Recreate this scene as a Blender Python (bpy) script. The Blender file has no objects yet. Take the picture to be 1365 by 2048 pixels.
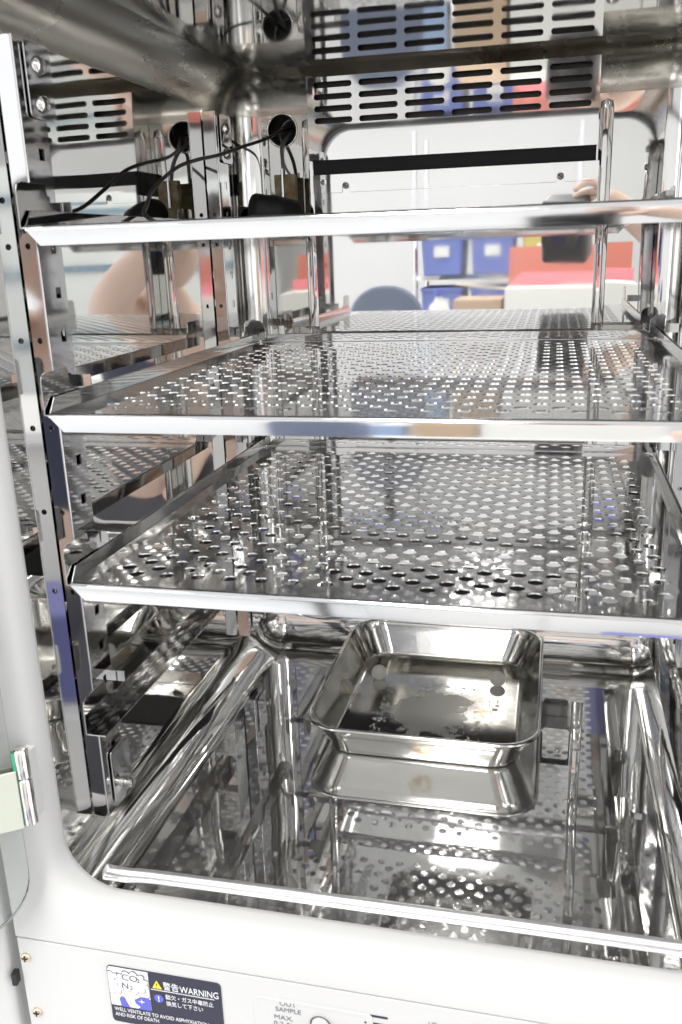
import bpy, bmesh, math, random
from mathutils import Vector, Matrix, Quaternion
PI = math.pi
sc = bpy.context.scene
COL = sc.collection
random.seed(5)

# ------------------------------------------------------------------ camera
YAW, PITCH, ROLL = 0.241133, 0.291890, -0.033576
CAM = Vector((0.11384, -0.50913, 0.50393))
cy_, sy_, cp_, sp_ = math.cos(YAW), math.sin(YAW), math.cos(PITCH), math.sin(PITCH)
fwd = Vector((-sy_*cp_, cy_*cp_, -sp_)); rgt = Vector((cy_, sy_, 0)); up = rgt.cross(fwd)
r2 = math.cos(ROLL)*rgt + math.sin(ROLL)*up
u2 = -math.sin(ROLL)*rgt + math.cos(ROLL)*up
cd = bpy.data.cameras.new('camera'); cam = bpy.data.objects.new('view_camera', cd); COL.objects.link(cam)
M = Matrix.Identity(4)
for i in range(3):
    M[i][0], M[i][1], M[i][2], M[i][3] = r2[i], u2[i], -fwd[i], CAM[i]
cam.matrix_world = M
cd.sensor_fit = 'VERTICAL'; cd.sensor_height = 36; cd.lens = 1752.36/2048*36
cd.clip_start = 0.01; cd.clip_end = 60
cd.dof.use_dof = True; cd.dof.focus_distance = 0.98; cd.dof.aperture_fstop = 14
sc.camera = cam

# ------------------------------------------------------------------ world, exposure, lamps
w = bpy.data.worlds.new('World'); sc.world = w; w.use_nodes = True
w.node_tree.nodes['Background'].inputs[0].default_value = (.97, .98, 1, 1)
w.node_tree.nodes['Background'].inputs[1].default_value = 1.55  # even white fill, added through the room's open sides
sc.view_settings.view_transform = 'Standard'; sc.view_settings.look = 'None'
sc.view_settings.exposure = 0.55; sc.view_settings.gamma = 1; sc.view_settings.use_curve_mapping = False
cyc = sc.cycles
cyc.max_bounces = 24; cyc.glossy_bounces = 20; cyc.diffuse_bounces = 3; cyc.transmission_bounces = 8
cyc.caustics_reflective = True; cyc.blur_glossy = 1.0; cyc.caustics_refractive = False
cyc.use_denoising = True
cyc.sample_clamp_indirect = 6

def lamp(name, loc, size, power, rot=(0, 0, 0), col=(1, .99, .97)):
    l = bpy.data.lights.new(name, 'AREA'); l.shape = 'RECTANGLE'; l.size, l.size_y = size; l.energy = power; l.color = col
    o = bpy.data.objects.new(name, l); COL.objects.link(o); o.location = loc; o.rotation_euler = rot
    return o
for lx in (-1.7, -0.2, 1.5):
    for ly in (-2.55, -0.95):
        lamp('ceiling_lamp', (lx, ly, 1.68), (.3, 1.25), 20 if ly < -2 else 17)

# ------------------------------------------------------------------ materials
def mat(name, col=(.8, .8, .8), rough=.5, metal=0., spec=.5, **kw):
    m = bpy.data.materials.new(name); m.use_nodes = True
    b = m.node_tree.nodes['Principled BSDF']
    b.inputs['Base Color'].default_value = (*col, 1); b.inputs['Roughness'].default_value = rough
    b.inputs['Metallic'].default_value = metal; b.inputs['Specular IOR Level'].default_value = spec
    for k, v in kw.items(): b.inputs[k].default_value = v
    return m
def N(m, t, **kw):
    n = m.node_tree.nodes.new(t)
    for k, v in kw.items():
        if k in n.inputs.keys(): n.inputs[k].default_value = v
        else: setattr(n, k, v)
    return n
def L(m, a, b): m.node_tree.links.new(a, b)
def noise(m, scale, detail=3, rough=.5, vec=None, stretch=None):
    n = N(m, 'ShaderNodeTexNoise'); n.inputs['Scale'].default_value = scale
    n.inputs['Detail'].default_value = detail; n.inputs['Roughness'].default_value = rough
    tc = N(m, 'ShaderNodeTexCoord')
    if stretch:
        mp = N(m, 'ShaderNodeMapping'); mp.inputs['Scale'].default_value = stretch
        L(m, tc.outputs['Object'], mp.inputs['Vector']); L(m, mp.outputs['Vector'], n.inputs['Vector'])
    else: L(m, tc.outputs['Object'], n.inputs['Vector'])
    return n
def ramp(m, src, stops):
    r = N(m, 'ShaderNodeValToRGB'); e = r.color_ramp.elements
    while len(e) < len(stops): e.new(.5)
    for el, (p, c) in zip(e, stops):
        el.position = p; el.color = (c, c, c, 1) if not isinstance(c, tuple) else (*c, 1)
    L(m, src, r.inputs['Fac']); return r
def steel(name, col, r0, r1, nscale=14, wave=0., wscale=7, micro=0., stretch=None, dirt=None, haze=0.):
    m = mat(name, col, r0, 1.0)
    b = m.node_tree.nodes['Principled BSDF']
    n = noise(m, nscale, 6, .65, stretch=stretch)
    r = ramp(m, n.outputs['Fac'], [(.42, r0), (.72, r1)])
    L(m, r.outputs['Color'], b.inputs['Roughness'])
    if dirt:
        n2 = noise(m, dirt[0], 7, .7, stretch=dirt[3] if len(dirt) > 3 else None)
        r3 = ramp(m, n2.outputs['Fac'], [(dirt[1], col), (dirt[1]+.2, dirt[2])])
        L(m, r3.outputs['Color'], b.inputs['Base Color'])
    last = None
    if wave:
        nw = noise(m, wscale, 1.5, .4); bp = N(m, 'ShaderNodeBump'); bp.inputs['Strength'].default_value = 1; bp.inputs['Distance'].default_value = wave
        L(m, nw.outputs['Fac'], bp.inputs['Height']); last = bp
    if micro:
        nm = noise(m, 260, 3, .6, stretch=stretch); bp = N(m, 'ShaderNodeBump'); bp.inputs['Strength'].default_value = 1; bp.inputs['Distance'].default_value = micro
        L(m, nm.outputs['Fac'], bp.inputs['Height'])
        if last: L(m, last.outputs['Normal'], bp.inputs['Normal'])
        last = bp
    if last: L(m, last.outputs['Normal'], b.inputs['Normal'])
    if haze:   # fine scatter from handling marks: a second, broad gloss lobe
        b2 = N(m, 'ShaderNodeBsdfAnisotropic') if False else N(m, 'ShaderNodeBsdfPrincipled')
        b2.inputs['Base Color'].default_value = (*[min(1, c*1.12) for c in col], 1); b2.inputs['Metallic'].default_value = 1; b2.inputs['Roughness'].default_value = .48
        mx = N(m, 'ShaderNodeMixShader'); nh = noise(m, 5, 6, .7); rh = ramp(m, nh.outputs['Fac'], [(.3, haze*.6), (.75, haze*1.5)])
        L(m, rh.outputs['Color'], mx.inputs[0]); L(m, b.outputs[0], mx.inputs[1]); L(m, b2.outputs[0], mx.inputs[2])
        L(m, mx.outputs[0], m.node_tree.nodes['Material Output'].inputs['Surface'])
    return m
STEEL = steel('mirror_steel', (.68, .675, .66), .015, .06, wave=.0007, wscale=6)
FLOORS = steel('worn_floor_steel', (.76, .76, .755), .012, .035, wave=.0006, wscale=7, haze=.16)
CEILS = steel('roof_steel', (.70, .695, .68), .03, .08, wave=.0006, wscale=6, haze=.03)
FILLET = steel('drawn_steel', (.70, .695, .68), .04, .12, nscale=9, wave=.0008, wscale=13, micro=.000004, stretch=(1, .35, 1), dirt=(6, .56, (.50, .48, .43)))
ROLL = steel('tarnished_steel', (.50, .48, .44), .20, .42, nscale=11, wave=.0004, wscale=5, micro=.00001, stretch=(1, .3, 1), dirt=(7, .48, (.34, .31, .26), (1, .3, 1)))
PLATE = steel('plate_steel', (.79, .785, .78), .015, .06, haze=.07, wave=.00010, wscale=5)
SHELF = steel('shelf_steel', (.73, .73, .725), .03, .08, nscale=20, wave=.00012, wscale=9, haze=.13)
RAIL = steel('rail_steel', (.66, .66, .67), .04, .09, nscale=20)
BRKT = steel('bracket_steel', (.44, .435, .425), .03, .08, nscale=25)
TINY = steel('bright_screw_steel', (.72, .71, .68), .12, .25, nscale=60)
WHITE = mat('white_enamel', (.56, .56, .553), .5, spec=.2)
def paint_detail(m):
    b = m.node_tree.nodes['Principled BSDF']
    n = noise(m, 500, 2, .5); bp = N(m, 'ShaderNodeBump'); bp.inputs['Strength'].default_value = .5; bp.inputs['Distance'].default_value = .00004
    L(m, n.outputs['Fac'], bp.inputs['Height']); L(m, bp.outputs['Normal'], b.inputs['Normal'])
    n = noise(m, 9, 5, .6); r = ramp(m, n.outputs['Fac'], [(.4, .42), (.7, .55)]); L(m, r.outputs['Color'], b.inputs['Roughness'])
paint_detail(WHITE)
BLACK = mat('black_rubber', (.012, .012, .013), .55)
DARK = mat('dark_void', (.01, .01, .011), .6)  # near black painted into slots, gaps and the port for their inner shade
GLASS = mat('clear_glass', (1, 1, 1), .0)
_t = N(GLASS, 'ShaderNodeBsdfTransparent'); _t.inputs[0].default_value = (.975, .99, .98, 1); _g = N(GLASS, 'ShaderNodeBsdfGlossy'); _g.inputs['Roughness'].default_value = .02
_m = N(GLASS, 'ShaderNodeMixShader'); _f = N(GLASS, 'ShaderNodeFresnel'); _f.inputs[0].default_value = 1.45
L(GLASS, _f.outputs[0], _m.inputs[0]); L(GLASS, _t.outputs[0], _m.inputs[1]); L(GLASS, _g.outputs[0], _m.inputs[2]); L(GLASS, _m.outputs[0], GLASS.node_tree.nodes['Material Output'].inputs['Surface'])
GEDGE = mat('green_glass_edge', (.05, .35, .2), .1, **{'Alpha': 1.0})
BRASS = steel('yellow_zinc', (.72, .58, .42), .15, .3, nscale=80)
PAN = steel('pan_steel', (.64, .63, .605), .08, .20, nscale=12, wave=.0003, wscale=10, micro=.000003)
NAVY = mat('navy_print', (.018, .018, .040), .4)
LBLUE = mat('blue_print', (.10, .11, .52), .4)
LWHITE = mat('white_print', (.82, .82, .85), .4)
LYEL = mat('yellow_print', (.85, .68, .03), .4)
GREYT = mat('grey_print', (.16, .16, .19), .4)

# ------------------------------------------------------------------ helpers
def tag(o, label=None, cat=None, group=None, kind=None):
    if label: o['label'] = label
    if cat: o['category'] = cat
    if group: o['group'] = group
    if kind: o['kind'] = kind
    return o
def thing(name, label, cat, loc=(0, 0, 0), group=None):
    o = bpy.data.objects.new(name, None); COL.objects.link(o); o.location = loc; o.empty_display_size = .02
    return tag(o, label, cat, group)
def obj(name, bm, m, parent=None, smooth=False, wn=False, bev=0, bseg=2, angle=None):
    me = bpy.data.meshes.new(name)
    bm.normal_update()
    if smooth:
        for f in bm.faces: f.smooth = True
        if angle is not None:
            for e in bm.edges:
                if len(e.link_faces) == 2 and e.calc_face_angle(0) > angle: e.smooth = False
    bm.to_mesh(me); bm.free()
    for x in (m if isinstance(m, (list, tuple)) else [m]): me.materials.append(x)
    o = bpy.data.objects.new(name, me); COL.objects.link(o)
    if parent: o.parent = parent
    if bev:
        b = o.modifiers.new('bevel', 'BEVEL'); b.width = bev; b.segments = bseg; b.limit_method = 'ANGLE'; b.harden_normals = False
        for p in me.polygons: p.use_smooth = True
        wn = True
    if wn:
        q = o.modifiers.new('wn', 'WEIGHTED_NORMAL'); q.keep_sharp = True; q.weight = 100
    return o
def box(bm, a, b):
    v = [bm.verts.new((x, y, z)) for x in (a[0], b[0]) for y in (a[1], b[1]) for z in (a[2], b[2])]
    for f in ((0, 1, 3, 2), (4, 6, 7, 5), (0, 4, 5, 1), (2, 3, 7, 6), (0, 2, 6, 4), (1, 5, 7, 3)): bm.faces.new([v[i] for i in f])
    return v
def prism(bm, pts, d):
    """flat polygon (3D pts) extruded by vector d"""
    d = Vector(d); a = [bm.verts.new(p) for p in pts]; b = [bm.verts.new(Vector(p)+d) for p in pts]
    n = len(a)
    bm.faces.new(a[::-1]); bm.faces.new(b)
    for i in range(n): bm.faces.new((a[i], a[(i+1) % n], b[(i+1) % n], b[i]))
def fix(bm):
    bmesh.ops.recalc_face_normals(bm, faces=bm.faces); return bm
def tube(bm, pts, rad, n=10, cap=True):
    pts = [Vector(p) for p in pts]; rings = []
    nrm = None
    for i, p in enumerate(pts):
        t = (pts[min(i+1, len(pts)-1)]-pts[max(i-1, 0)]).normalized()
        if nrm is None: nrm = t.orthogonal().normalized()
        nrm = (nrm - t*nrm.dot(t)).normalized(); bn = t.cross(nrm)
        r = rad[i] if isinstance(rad, (list, tuple)) else rad
        rings.append([bm.verts.new(p+(nrm*math.cos(2*PI*k/n)+bn*math.sin(2*PI*k/n))*r) for k in range(n)])
    for a, b in zip(rings, rings[1:]):
        for k in range(n): bm.faces.new((a[k], a[(k+1) % n], b[(k+1) % n], b[k]))
    if cap: bm.faces.new(rings[0][::-1]); bm.faces.new(rings[-1])
def spline(pts, n=10):
    pts = [Vector(p) for p in pts]; out = []
    P = [pts[0]]+pts+[pts[-1]]
    for i in range(1, len(P)-2):
        for k in range(n):
            t = k/n; a, b, c, d = P[i-1], P[i], P[i+1], P[i+2]
            out.append(.5*((2*b)+(c-a)*t+(2*a-5*b+4*c-d)*t*t+(3*b-a-3*c+d)*t**3))
    out.append(pts[-1]); return out
def lathe(bm, prof, origin, axis, n=24):
    """prof: (radius, along)"""
    o = Vector(origin); ax = Vector(axis).normalized(); u = ax.orthogonal().normalized(); v = ax.cross(u)
    rings = []
    for r, h in prof:
        if r < 1e-7: rings.append([bm.verts.new(o+ax*h)])
        else: rings.append([bm.verts.new(o+ax*h+(u*math.cos(2*PI*k/n)+v*math.sin(2*PI*k/n))*r) for k in range(n)])
    for a, b in zip(rings, rings[1:]):
        for k in range(n):
            A, B, C_, D = a[k % len(a)], a[(k+1) % len(a)], b[(k+1) % len(b)], b[k % len(b)]
            f = []
            for q in (A, B, C_, D):
                if q not in f: f.append(q)
            if len(f) > 2: bm.faces.new(f)
def rrect(hx, hy, r, n=8):
    out = []
    for (sx, sy, a0) in ((1, 1, 0), (-1, 1, PI/2), (-1, -1, PI), (1, -1, 1.5*PI)):
        for k in range(n+1):
            a = a0+PI/2*k/n; out.append((sx*(hx-r)+r*math.cos(a), sy*(hy-r)+r*math.sin(a)))
    return out
def loft(bm, loops, close_first=False, close_last=False):
    R_ = [[bm.verts.new(p) for p in l] for l in loops]; n = len(R_[0])
    for a, b in zip(R_, R_[1:]):
        for k in range(n): bm.faces.new((a[k], a[(k+1) % n], b[(k+1) % n], b[k]))
    if close_first: bm.faces.new(R_[0][::-1])
    if close_last: bm.faces.new(R_[-1])
    return R_
def cell(bm, F, x0, x1, y0, y1, cx, cy, hl, r, th, n=14):
    """rectangular cell with a stadium hole (half length hl, radius r); F maps (x, y, depth) to 3D"""
    ang = [2*PI*k/n for k in range(n)]
    for X, Y in ((x0, y0), (x0, y1), (x1, y0), (x1, y1)): ang.append(math.atan2(Y-cy, X-cx) % (2*PI))
    if hl > 0:
        for sg in (1, -1):
            for q_ in range(9):
                ph = -PI/2+PI*q_/8; ang.append(math.atan2(r*math.sin(ph), sg*(hl+r*math.cos(ph))) % (2*PI))
    ang = sorted(set(round(a, 6) for a in ang)); I, O = [], []
    for a in ang:
        c, s = math.cos(a), math.sin(a)
        if hl <= 0: ip = (cx+r*c, cy+r*s)
        else:
            t = abs(r/s) if abs(s) > 1e-9 else 1e9
            if abs(t*c) > hl:
                # intersect end circle
                sx = hl if c > 0 else -hl; bq = -c*sx; t = -bq+math.sqrt(max(0, bq*bq-(sx*sx-r*r)))
            ip = (cx+t*c, cy+t*s)
        tx = ((x1-cx)/c if c > 0 else (x0-cx)/c) if abs(c) > 1e-9 else 1e9
        ty = ((y1-cy)/s if s > 0 else (y0-cy)/s) if abs(s) > 1e-9 else 1e9
        t = min(tx, ty); I.append(ip); O.append((cx+t*c, cy+t*s))
    m_ = len(ang)
    it = [bm.verts.new(F(*p, 0)) for p in I]; ot = [bm.verts.new(F(*p, 0)) for p in O]
    ib = [bm.verts.new(F(*p, th)) for p in I]; ob = [bm.verts.new(F(*p, th)) for p in O]
    for k in range(m_):
        j = (k+1) % m_
        bm.faces.new((it[k], ot[k], ot[j], it[j])); bm.faces.new((ib[j], ob[j], ob[k], ib[k])); bm.faces.new((it[j], ib[j], ib[k], it[k]))
def quad2(bm, F, x0, x1, y0, y1, th):
    if x1-x0 < 1e-6 or y1-y0 < 1e-6: return
    for d, o in ((0, 1), (th, -1)):
        q = [bm.verts.new(F(*p, d)) for p in ((x0, y0), (x1, y0), (x1, y1), (x0, y1))]
        bm.faces.new(q[::o])
def copy_tree(o, parent=None):
    c = o.copy(); COL.objects.link(c); c.parent = parent
    for ch in list(o.children): copy_tree(ch, c)
    return c
def text(name, body, x, z, size, m, parent, y, sx=1, bold=0, align='LEFT'):
    cu = bpy.data.curves.new(name, 'FONT'); cu.body = body; cu.size = size; cu.align_x = align; cu.extrude = .00005; cu.offset = bold
    cu.materials.append(m); o = bpy.data.objects.new(name, cu); COL.objects.link(o)
    dg = bpy.context.evaluated_depsgraph_get(); me = bpy.data.meshes.new_from_object(o.evaluated_get(dg)); bpy.data.objects.remove(o)
    me.name = name; me.materials.clear(); me.materials.append(m)
    for v_ in me.vertices: v_.co = Vector((x+v_.co.x*sx, y-v_.co.z, z+v_.co.y))
    o = bpy.data.objects.new(name, me); COL.objects.link(o); o.parent = parent
    return o

# ------------------------------------------------------------------ lab room seen in the reflections
WALLM = mat('lab_wall_paint', (.56, .56, .555), .7)
FLOORM = mat('lab_floor_vinyl', (.60, .61, .62), .35)
n = noise(FLOORM, 6, 5); r = ramp(FLOORM, n.outputs['Fac'], [(.35, (.56, .57, .59)), (.7, (.66, .66, .65))]); L(FLOORM, r.outputs['Color'], FLOORM.node_tree.nodes['Principled BSDF'].inputs['Base Color'])
bm = bmesh.new(); box(bm, (-3, -4.2, -1.0), (3, 1.2, -.95)); tag(obj('floor', fix(bm), FLOORM), kind='structure')
bm = bmesh.new(); box(bm, (-3, -4.2, 1.74), (3, 1.2, 1.8)); tag(obj('ceiling', fix(bm), WALLM), kind='structure')
bm = bmesh.new(); box(bm, (-3, -4.2, -.95), (3, -4.1, 1.74)); tag(obj('wall', fix(bm), WALLM), kind='structure')

# ------------------------------------------------------------------ incubator
X, H, YB = .2567, .6885, .530
inc = thing('incubator', 'white enamelled incubator with its door open on a mirror polished steel chamber', 'incubator', (0, 0, 0))
# liner
LY = .0190
bm = bmesh.new(); v = box(bm, (-X, LY, 0), (X, YB, H)); bm.faces.ensure_lookup_table()
ff = [f for f in bm.faces if all(abs(q.co.y-LY) < 1e-6 for q in f.verts)]; bmesh.ops.delete(bm, geom=ff, context='FACES_ONLY')
for f in bm.faces: f.material_index = 0
ed = [e for e in bm.edges if len(e.link_faces) == 2]
bmesh.ops.bevel(bm, geom=ed, offset=.038, segments=14, profile=.5, affect='EDGES', material=1)
fix(bm)
for f in bm.faces:
    f.normal_flip()
    c_ = f.calc_center_median()
    if f.material_index == 1 and c_.z > .6: f.material_index = 2
    if f.material_index == 0 and c_.z < .01: f.material_index = 3
    if f.material_index == 0 and c_.z > H-.01: f.material_index = 4
liner = obj('chamber_liner', bm, [STEEL, FILLET, ROLL, FLOORS, CEILS], inc, smooth=True)
# round cable port cut through the back wall
bm = bmesh.new(); lathe(bm, [(0, 0), (.0165, 0), (.0165, .04), (0, .04)], (-.1958, .515, .6352), (0, 1, 0), 32)
cut = obj('cutter', fix(bm), DARK)
mo = liner.modifiers.new('b', 'BOOLEAN'); mo.object = cut; mo.operation = 'DIFFERENCE'; mo.solver = 'FAST'
dg = bpy.context.evaluated_depsgraph_get(); nm = bpy.data.meshes.new_from_object(liner.evaluated_get(dg)); 
liner.modifiers.clear()
bmt = bmesh.new(); bmt.from_mesh(nm)
# drop any cutter remains inside the wall
kill = [f for f in bmt.faces if (f.calc_center_median()-Vector((-.1958, .53, .6352))).length < .0225 and (abs(f.normal.y) < .5 or abs(f.calc_center_median().y-YB) > .002)]
bmesh.ops.delete(bmt, geom=kill, context='FACES')
bmt.to_mesh(nm); bmt.free()
liner.data = nm; pass
bpy.data.objects.remove(cut)
q = liner.modifiers.new('wn', 'WEIGHTED_NORMAL'); q.keep_sharp = True; q.weight = 100
bm = bmesh.new(); lathe(bm, [(.0162, .045), (.0162, .002), (.0166, -.0006), (.0176, -.0014), (.0186, -.0008), (.0188, .001)], (-.1958, YB, .6352), (0, 1, 0), 40)
port = obj('cable_port', fix(bm), TINY, inc, smooth=True)
bm = bmesh.new(); lathe(bm, [(0, .044), (.0162, .044)], (-.1958, YB, .6352), (0, 1, 0), 32); obj('port_dark_back', bm, DARK, port)  # black disc standing for the unlit depth of the port
# beads pressed beside the duct
for bx_ in (.1600, -.1660):
    bm = bmesh.new(); pts = [(bx_, YB+.003, .645), (bx_, YB+.001, .6425), (bx_, YB+.0005, .635)]+[(bx_, YB+.0005, z) for z in (.4, .2, .06)]
    tube(bm, pts, [.001, .0060, .0072, .0072, .0072, .0072], 20)
    for v_ in bm.verts: v_.co.y = YB+(v_.co.y-YB)*.22
    obj('pressed_bead', fix(bm), STEEL, inc, smooth=True)
# raised bead along the chamber floor by the opening
bm = bmesh.new(); pts = spline([(-.2385, .0470, .0080), (-.2330, .0500, .0045), (-.220, .0535, .0012), (-.18, .0560, .0006), (0, .0580, .0004), (.18, .0590, .0006), (.222, .058, .0014), (.2380, .054, .0080)], 8)
tube(bm, pts, [.0030]+[.0050]*(len(pts)-2)+[.0030], 16); obj('floor_bead', fix(bm), steel('bead_steel', (.93, .93, .94), .42, .50), inc, smooth=True)

# front frame with the rounded opening
def ring(hx, z0, z1, r, y, n=10):
    cz = (z0+z1)/2; return [(a, y, cz+b) for a, b in rrect(hx, (z1-z0)/2, r, n)]
bm = bmesh.new()
Z0, Z1, HX, RC = .0135, .6835, .2548, .045
YF = -.0080
prof = [(.0015, .0235), (.0003, .0205), (.0, .0180), (.0005, .0120), (.0018, .0060), (.0040, .0015), (.0070, -.0020), (.0105, -.0045), (.0150, -.0063), (.0200, -.0073), (.0265, YF)]
loops = [ring(HX+d, Z0-d, Z1+d, RC+d, y) for d, y in prof]
F0 = loops[-1]; XL, XR, ZB, ZT = -.2925, .325, -.0205, .80
outer = []
for (x, y, z) in F0:
    # project on the outer rectangle, keeping corners
    cx_, cz_ = 0, (Z0+Z1)/2
    dx, dz = x-cx_, z-cz_
    t = min(((XR if dx > 0 else XL)-cx_)/dx if abs(dx) > 1e-9 else 1e9, ((ZT if dz > 0 else ZB)-cz_)/dz if abs(dz) > 1e-9 else 1e9)
    outer.append((cx_+dx*t, YF, cz_+dz*t))
R_ = loft(bm, loops+[outer])
# corner wedges
def near(c): return min(range(len(outer)), key=lambda i: (Vector(outer[i])-Vector(c)).length)
for c in ((XL, YF, ZB), (XR, YF, ZB), (XL, YF, ZT), (XR, YF, ZT)):
    i = near(c); vs = R_[-1]; cv = bm.verts.new(c); n_ = len(vs)
    for j in ((i-1) % n_, i):
        try: bm.faces.new((vs[j], vs[(j+1) % n_], cv))
        except ValueError: pass
# returning sides
per = [(XL, ZB), (XR, ZB), (XR, ZT), (XL, ZT)]
for a, b in zip(per, per[1:]+per[:1]):
    bm.faces.new([bm.verts.new(p) for p in ((a[0], YF, a[1]), (b[0], YF, b[1]), (b[0], .58, b[1]), (a[0], .58, a[1]))])
fix(bm); obj('front_frame', bm, WHITE, inc, smooth=True, wn=True, angle=.6)
# lower panel, its screws
bm = bmesh.new()
prism(bm, [(XL+.0008, YF-.0005, ZB-.0014), (XR, YF-.0005, ZB-.0014), (XR, YF-.0005, -.16), (XL+.0008, YF-.0005, -.16)], (0, .05, 0))
obj('lower_panel', fix(bm), WHITE, inc, bev=.0008)
bm = bmesh.new(); box(bm, (XL+.002, YF+.003, -.16), (XR, .56, ZB+.0008)); obj('base_shell', fix(bm), mat('shell_grey', (.5, .5, .5), .5), inc)
for (sx, sz) in ((-0.2855, -0.0397), (-0.2831, -0.0952)):
    bm = bmesh.new(); lathe(bm, [(.0042, 0), (.0041, .0012), (.0034, .0022), (.0016, .0028), (.0012, .0018), (0, .0018)], (sx, YF-.0004, sz), (0, -1, 0), 20)
    s = obj('panel_screw', fix(bm), BRASS, inc, smooth=True)
    bm = bmesh.new(); box(bm, (sx-.0028, YF-.0034, sz-.00045), (sx+.0028, YF-.0028, sz+.00045)); box(bm, (sx-.00045, YF-.0035, sz-.0028), (sx+.00045, YF-.0027, sz+.0028)); obj('cross_slot', fix(bm), DARK, s)
# warning label
LX, LZ, LW, LH, LYY = -0.2132, -0.0332, .0962, .0556, YF-.0012
def plate2(name, pts, m, parent, y, th=.0002):
    bm = bmesh.new(); prism(bm, [(a, y, b) for a, b in pts], (0, th, 0)); return obj(name, fix(bm), m, parent)
rr = [(LX+LW/2+a, LZ-LH/2+b) for a, b in rrect(LW/2, LH/2, .0035, 5)]
lab = plate2('warning_label', rr, NAVY, inc, LYY, .0005)
S1 = .0355
pic = [(LX+.0008, LZ-.0385), (LX+.0008, LZ-.0035), (LX+.0018, LZ-.0012), (LX+.0035, LZ-.0008), (LX+S1, LZ-.0008), (LX+S1, LZ-.0385)]
plate2('picture_field', pic, LWHITE, lab, LYY-.0003, .0003)
# cloud: scalloped dark outline with white fill
def scallop(cx, cz, rx, rz, k, amp, ph=0, n=90):
    return [(cx+(rx+amp*abs(math.sin(k*t/2+ph)))*math.cos(t), cz+(rz+amp*abs(math.sin(k*t/2+ph)))*math.sin(t)) for t in [2*PI*i/n for i in range(n)]]
def clip(pts, x0, x1, z0, z1): return [(min(max(a, x0), x1), min(max(b, z0), z1)) for a, b in pts]
ca = (LX+.0215, LZ-.0125)
bd = (LX+.0009, LX+S1-.0002, LZ-.038, LZ-.0010)
for (c, rx, rz, k, nm_) in (((LX+.004, LZ-.016), .010, .0095, 9, 'small_cloud'), ((LX+.031, LZ-.020), .008, .0045, 7, 'small_cloud')):
    plate2(nm_, clip(scallop(*c, rx, rz, k, .0022), *bd), NAVY, lab, LYY-.0006, .0002)
    plate2(nm_+'_fill', clip(scallop(*c, rx-.0007, rz-.0007, k, .0022), *bd), LWHITE, lab, LYY-.0008, .0002)
plate2('cloud', clip(scallop(*ca, .0125, .0085, 11, .003), *bd), NAVY, lab, LYY-.0010, .0002)
plate2('cloud_fill', clip(scallop(*ca, .0117, .0077, 11, .003), *bd), LWHITE, lab, LYY-.0012, .0002)
# blue ground with a pale lying figure
plate2('blue_patch', [(LX+.0095, LZ-.0385), (LX+.0085, LZ-.031), (LX+.0105, LZ-.0285), (LX+.013, LZ-.029), (LX+.0145, LZ-.033), (LX+.017, LZ-.0385)], LBLUE, lab, LYY-.0006, .0002)
plate2('blue_patch', [(LX+.0235, LZ-.0385), (LX+.0265, LZ-.0365), (LX+.0225, LZ-.0335), (LX+.0215, LZ-.0300), (LX+.024, LZ-.0285), (LX+.0265, LZ-.0265), (LX+.031, LZ-.0260), (LX+S1, LZ-.0275), (LX+S1, LZ-.0385)], LBLUE, lab, LYY-.0006, .0002)
for a, b, c, d in ((.0270, .0300, .0008, .0025), (.0255, .0315, .0004, .0004)): pass
plate2('star', [(LX+.028+x_*.0028, LZ-.0305+z_*.0028) for x_, z_ in ((0, 1), (.15, .15), (1, 0), (.15, -.15), (0, -1), (-.15, -.15), (-1, 0), (-.15, .15))], LWHITE, lab, LYY-.0009, .0002)
text('lettering', 'CO', LX+.0128, LZ-.0108, .0082, NAVY, lab, LYY-.0014, sx=1.15)
text('lettering', '2', LX+.0258, LZ-.0112, .0056, NAVY, lab, LYY-.0014, sx=1.15)
text('lettering', 'N', LX+.0120, LZ-.0192, .0082, NAVY, lab, LYY-.0014, sx=1.05)
text('lettering', '2', LX+.0190, LZ-.0195, .0056, NAVY, lab, LYY-.0014, sx=1.15)
plate2('warning_triangle', [(LX+.0385, LZ-.0148), (LX+.0425, LZ-.0072), (LX+.0465, LZ-.0148)], LYEL, lab, LYY-.0004, .0003)
text('lettering', '!', LX+.0425, LZ-.0142, .0070, NAVY, lab, LYY-.0006, align='CENTER')
text('lettering', '警告', LX+.0478, LZ-.0143, .0084, LWHITE, lab, LYY-.0004, sx=.80, bold=.00003)
text('lettering', 'WARNING', LX+.0618, LZ-.0148, .0088, LWHITE, lab, LYY-.0004, sx=.76)
plate2('rule', [(LX+.037, LZ-.0162), (LX+.090, LZ-.0162), (LX+.090, LZ-.0167), (LX+.037, LZ-.0167)], LWHITE, lab, LYY-.0003, .0002)
bm = bmesh.new(); lathe(bm, [(0, 0), (.0040, 0)], (LX+.0430, LYY-.0003, LZ-.0245), (0, -1, 0), 24); obj('blue_disc', bm, LBLUE, lab)
text('lettering', '!', LX+.0430, LZ-.0272, .0075, LWHITE, lab, LYY-.0005, align='CENTER', bold=.0001)
text('lettering', '酸欠・ガス中毒防止', LX+.0490, LZ-.0235, .0052, LWHITE, lab, LYY-.0004, sx=.86)
text('lettering', '換気して下さい', LX+.0490, LZ-.0298, .0052, LWHITE, lab, LYY-.0004, sx=.86)
text('lettering', 'WELL VENTILATE TO AVOID ASPHYXIATION', LX+.0030, LZ-.0440, .0050, LWHITE, lab, LYY-.0004, sx=.80)
text('lettering', 'AND RISK OF DEATH', LX+.0030, LZ-.0492, .0050, LWHITE, lab, LYY-.0004, sx=.80)
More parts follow.
